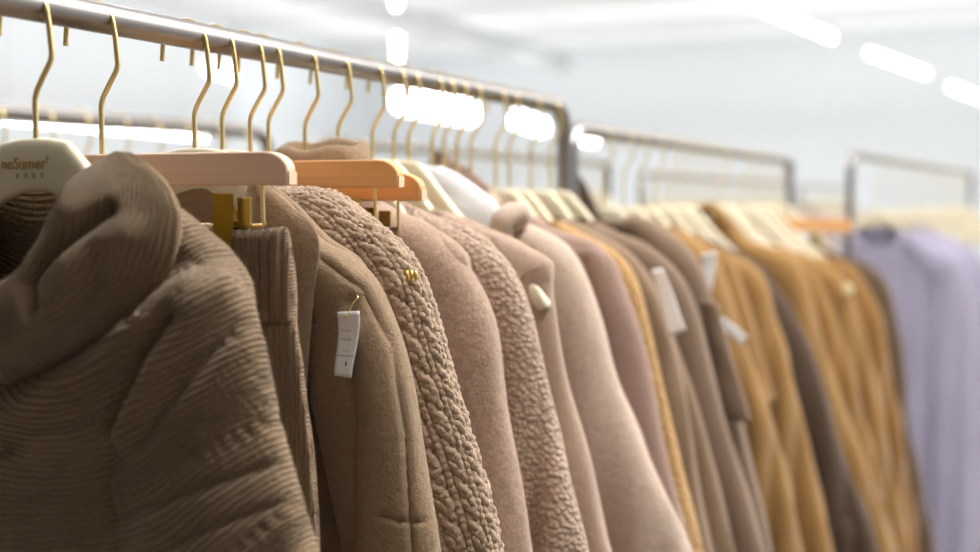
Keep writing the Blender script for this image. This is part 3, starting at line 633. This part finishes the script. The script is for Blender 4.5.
# ---- third rack: lilac sweaters
dirx = (RE3X-RX3)/(RE3-RA3)
for i, (a, lb, mm) in enumerate([(4.25, 'lilac sweater facing the camera at the right, first on its rack', LI), (4.50, 'lilac sweater peeking out to the right behind the first lilac one', LI), (4.75, 'lilac sweater farthest back on the right rack, cut by the picture edge', LI)]):
    x = RX3+dirx*(a-RA3); z = RZ3
    sl = [(q, z-w-.028) for q, w in ((.062, .205), (.078, .215), (.14, .245), (.21, .275), (.265, .315), (.295, .40), (.305, .53), (.315, .80))]
    garment('lilac_sweater', lb, 'sweater', a, -x, None, mm, RZr=z, sil_sz=sl, res=.008, T=.035, Ty=.045, rs=.075, seed=300+i, famp=.007, flam=.12, neck=(.066, .07), hem=1.45, cuff=1.38)
    t = protol if i == 0 else dup(protol); place(t, a, -x, z, 0, ['cream hanger in the neck of the first lilac sweater', 'cream hanger of the second lilac sweater', 'cream hanger of the farthest lilac sweater'][i])
for k in range(9):
    a = 5.0+k*.19; x = RX3+dirx*(a-RA3); t = dup(protol); place(t, a, -x, RZ3, rnd.uniform(-.1, .1), ORD[k]+' empty cream hanger beyond the three lilac sweaters on their rack', 'cream hangers beyond the lilac sweaters')
# ---- back racks: hangers and pale clothes
def generic(mm, lb, grp, a, L, z, first=None, nm='pale_coat'):
    sl = [(.06, z-.14), (.10, z-.17), (.16, z-.20), (.21, z-.24), (.235, z-.33), (.26, z-.5), (.29, z-.8)]
    return garment(nm, lb, 'coat', a, L, None, mm, RZr=z, sil_sz=sl, res=.012, T=.03, Ty=.036, rs=.065, seed=int(a*50), famp=.008, neck=(.06, .03), hem=1.05, group=grp)[0]
def fill(a0_, a1_, n, z, lbh, gh, lbg, gg, mats, every=2):
    protos = []; ng = 0
    for k in range(n):
        a = a0_+(a1_-a0_)*k/(n-1)+rnd.uniform(-.01, .01)
        t = dup(proto); place(t, a, LB, z, rnd.uniform(-.1, .1), ORD[k]+lbh, gh)
        if k % every == 0:
            if len(protos) < len(mats): protos.append(generic(mats[len(protos)], ORD[ng]+lbg, gg, a, LB, z)); ng += 1
            else: c = dup(protos[(k//every) % len(protos)]); c.location.y = a; c['label'] = ORD[ng]+lbg; ng += 1
fill(.75, 1.95, 15, RZB+.005, ' cream hanger from the near end of the back rail at far left', 'hangers on the left back rail', ' pale coat from the near end of the back rack at far left', 'coats on the left back rack', [PALE, WH], 3)
fill(2.3, 4.0, 17, RZB, ' cream hanger from the near end of the back rail ending beside the posts', 'hangers on the middle back rail', ' ivory coat from the near end of the middle back rack', 'coats on the middle back rack', [PALE, WH], 3)
fill(4.62, 7.35, 26, RZB-.03, ' cream hanger from the near end of the back rail above the camel coats', 'hangers on the right back rail', ' pale coat from the near end of the back rack above the camel coats', 'coats on the right back rack', [PALE, WH, PINK], 2)
fill(7.9, 9.75, 10, RZB-.04, ' cream hanger from the near end of the farthest back rail', 'hangers on the farthest back rail', ' pale coat from the near end of the farthest back rack', 'coats on the farthest back rack', [PINK, PALE], 1)
# ================================================================== TAGS
def price_tag(label, px_quad, a, L, lines=True, string=None, name='price_tag'):
    """card given by its four corners on the garment's plane: top-left, top-right, bottom-right, bottom-left"""
    q = to_sz(px_quad, a, L); zc = min(z for _, z in q); t = empty(name, (-L, a, zc)); base = np.array([0, 0, zc])
    n = 16; P = np.zeros((n, 8, 3))
    for i in range(n):
        v = i/(n-1)
        for j in range(8):
            u = j/7; A = np.array(q[0])*(1-v)+np.array(q[3])*v; B = np.array(q[1])*(1-v)+np.array(q[2])*v; p = A*(1-u)+B*u
            P[i, j] = (p[0]+.0008*math.sin(v*5), .0015*math.sin(v*PI*1.3+.3), p[1])
    o = grid_mesh('card', P-base, M['white'], t); s = o.modifiers.new('thickness', 'SOLIDIFY'); s.thickness = .0006; s.offset = 0
    if lines:
        bm = bmesh.new(); r = random.Random(3); c = np.mean(np.array(q), axis=0); w = abs(q[1][0]-q[0][0]); hh = q[0][1]-q[3][1]; sl = (q[3][0]-q[0][0])/hh
        for f, nn, hg in ((.28, 4, .0013), (.42, 4, .0015), (.60, 3, .0009), (.68, 7, .0014)):
            z = q[0][1]-f*hh; glyph_rows(bm, (q[0][0]+q[1][0])/2+sl*f*hh*.6, z, -.0026, w*.07, nn, hg, r)
        z = q[0][1]-.80*hh; box(bm, ((q[0][0]+q[1][0])/2+sl*.8*hh*.6, -.0026, z), (.0013, .0003, .0035))
        for v in bm.verts: v.co.z -= zc
        from_bm('printing', bm, M['ink'], o)
        bm = bmesh.new(); box(bm, ((q[0][0]+q[1][0])/2, -.0022, q[0][1]-.0035-zc), (.0035, .0012, .003)); from_bm('gold_eyelet', bm, M['gold'], t, bevel=.0004)
    if string:
        pts = [(x, 0.0+.001*k, z-zc) for k, (x, z) in enumerate(to_sz(string, a, L))]; tube('gold_pin', resample(catmull(pts, 6), 30), .0006, M['gold'], t, 6)
    tag(t, label, 'tag')
price_tag('white price tag with tiny print hanging from a gold pin on the brown coat', [(337, 312), (359, 311), (353, 378), (336, 375)], .822, L1, True, [(348, 316), (350, 308), (352, 303), (356, 298), (354, 296)])
price_tag('larger white paper label slanting on the grey brown coat', [(651, 270), (662, 268), (687, 330), (669, 337)], 1.548, L1, False)
price_tag('white paper label at the shoulder of the hooded brown coat, above the strip tag', [(701, 254), (716, 252), (712, 292), (704, 290)], 1.90, L1, False)
price_tag('white strip tag sticking out across the first camel coat', [(716, 324), (722, 317), (748, 336), (743, 346)], 1.90, L1, False)
# gold toggle on the cable knit shoulder
bm = bmesh.new()
x, z = on_y(411, 276, .893)
for k in range(3): bmesh.ops.create_cone(bm, cap_ends=True, segments=10, radius1=.0014, radius2=.0014, depth=.009, matrix=Matrix.Translation((x-.004+k*.0042, .893, z)))
o = from_bm('gold_clasp', bm, M['dullgold'], None, True); tag(o, 'small gold clasp fixed on the chunky cable knit shoulder', 'clasp')
bm = bmesh.new(); x, z = on_y(848, 290, 3.0); bmesh.ops.create_uvsphere(bm, u_segments=16, v_segments=10, radius=.012, matrix=Matrix.Translation((x, 3.0, z)) @ Matrix.Diagonal((1, .4, 1.3, 1)))
o = from_bm('coat_button', bm, M['cream2'], None, True); tag(o, 'pale oval button on a camel coat shoulder near the end of the second rack', 'button')

# ================================================================== WOOL FIBRES standing off the nearest knits
def fibres(o, count, length, m_index=1, seed=1, col=(205, 180, 155)):
    ps = o.modifiers.new('fibres', 'PARTICLE_SYSTEM').particle_system; st = ps.settings; st.type = 'HAIR'; st.count = count; st.hair_length = length
    st.hair_step = 3; st.use_advanced_hair = True; st.brownian_factor = .004; st.factor_random = .002; st.normal_factor = .002; st.root_radius = .045; st.tip_radius = .01; st.radius_scale = .0018
    st.display_step = 2; st.render_step = 2; ps.seed = seed; st.material = 1; st.emit_from = 'FACE'; st.use_modifier_stack = False; st.child_type = 'NONE'
for t in GARMENTS:
    n = {'cowl_sweater': (7000, .0022), 'wool_coat': (9000, .0018), 'cable_knit_sweater': (12000, .004), 'fuzzy_sweater': (12000, .003)}.get(t.name)
    if not n: continue
    for c in t.children:
        if c.name.split('.')[0] in ('body', 'sleeve', 'lapel'): fibres(c, n[0]//(1 if c.name.startswith('body') else 2), n[1])
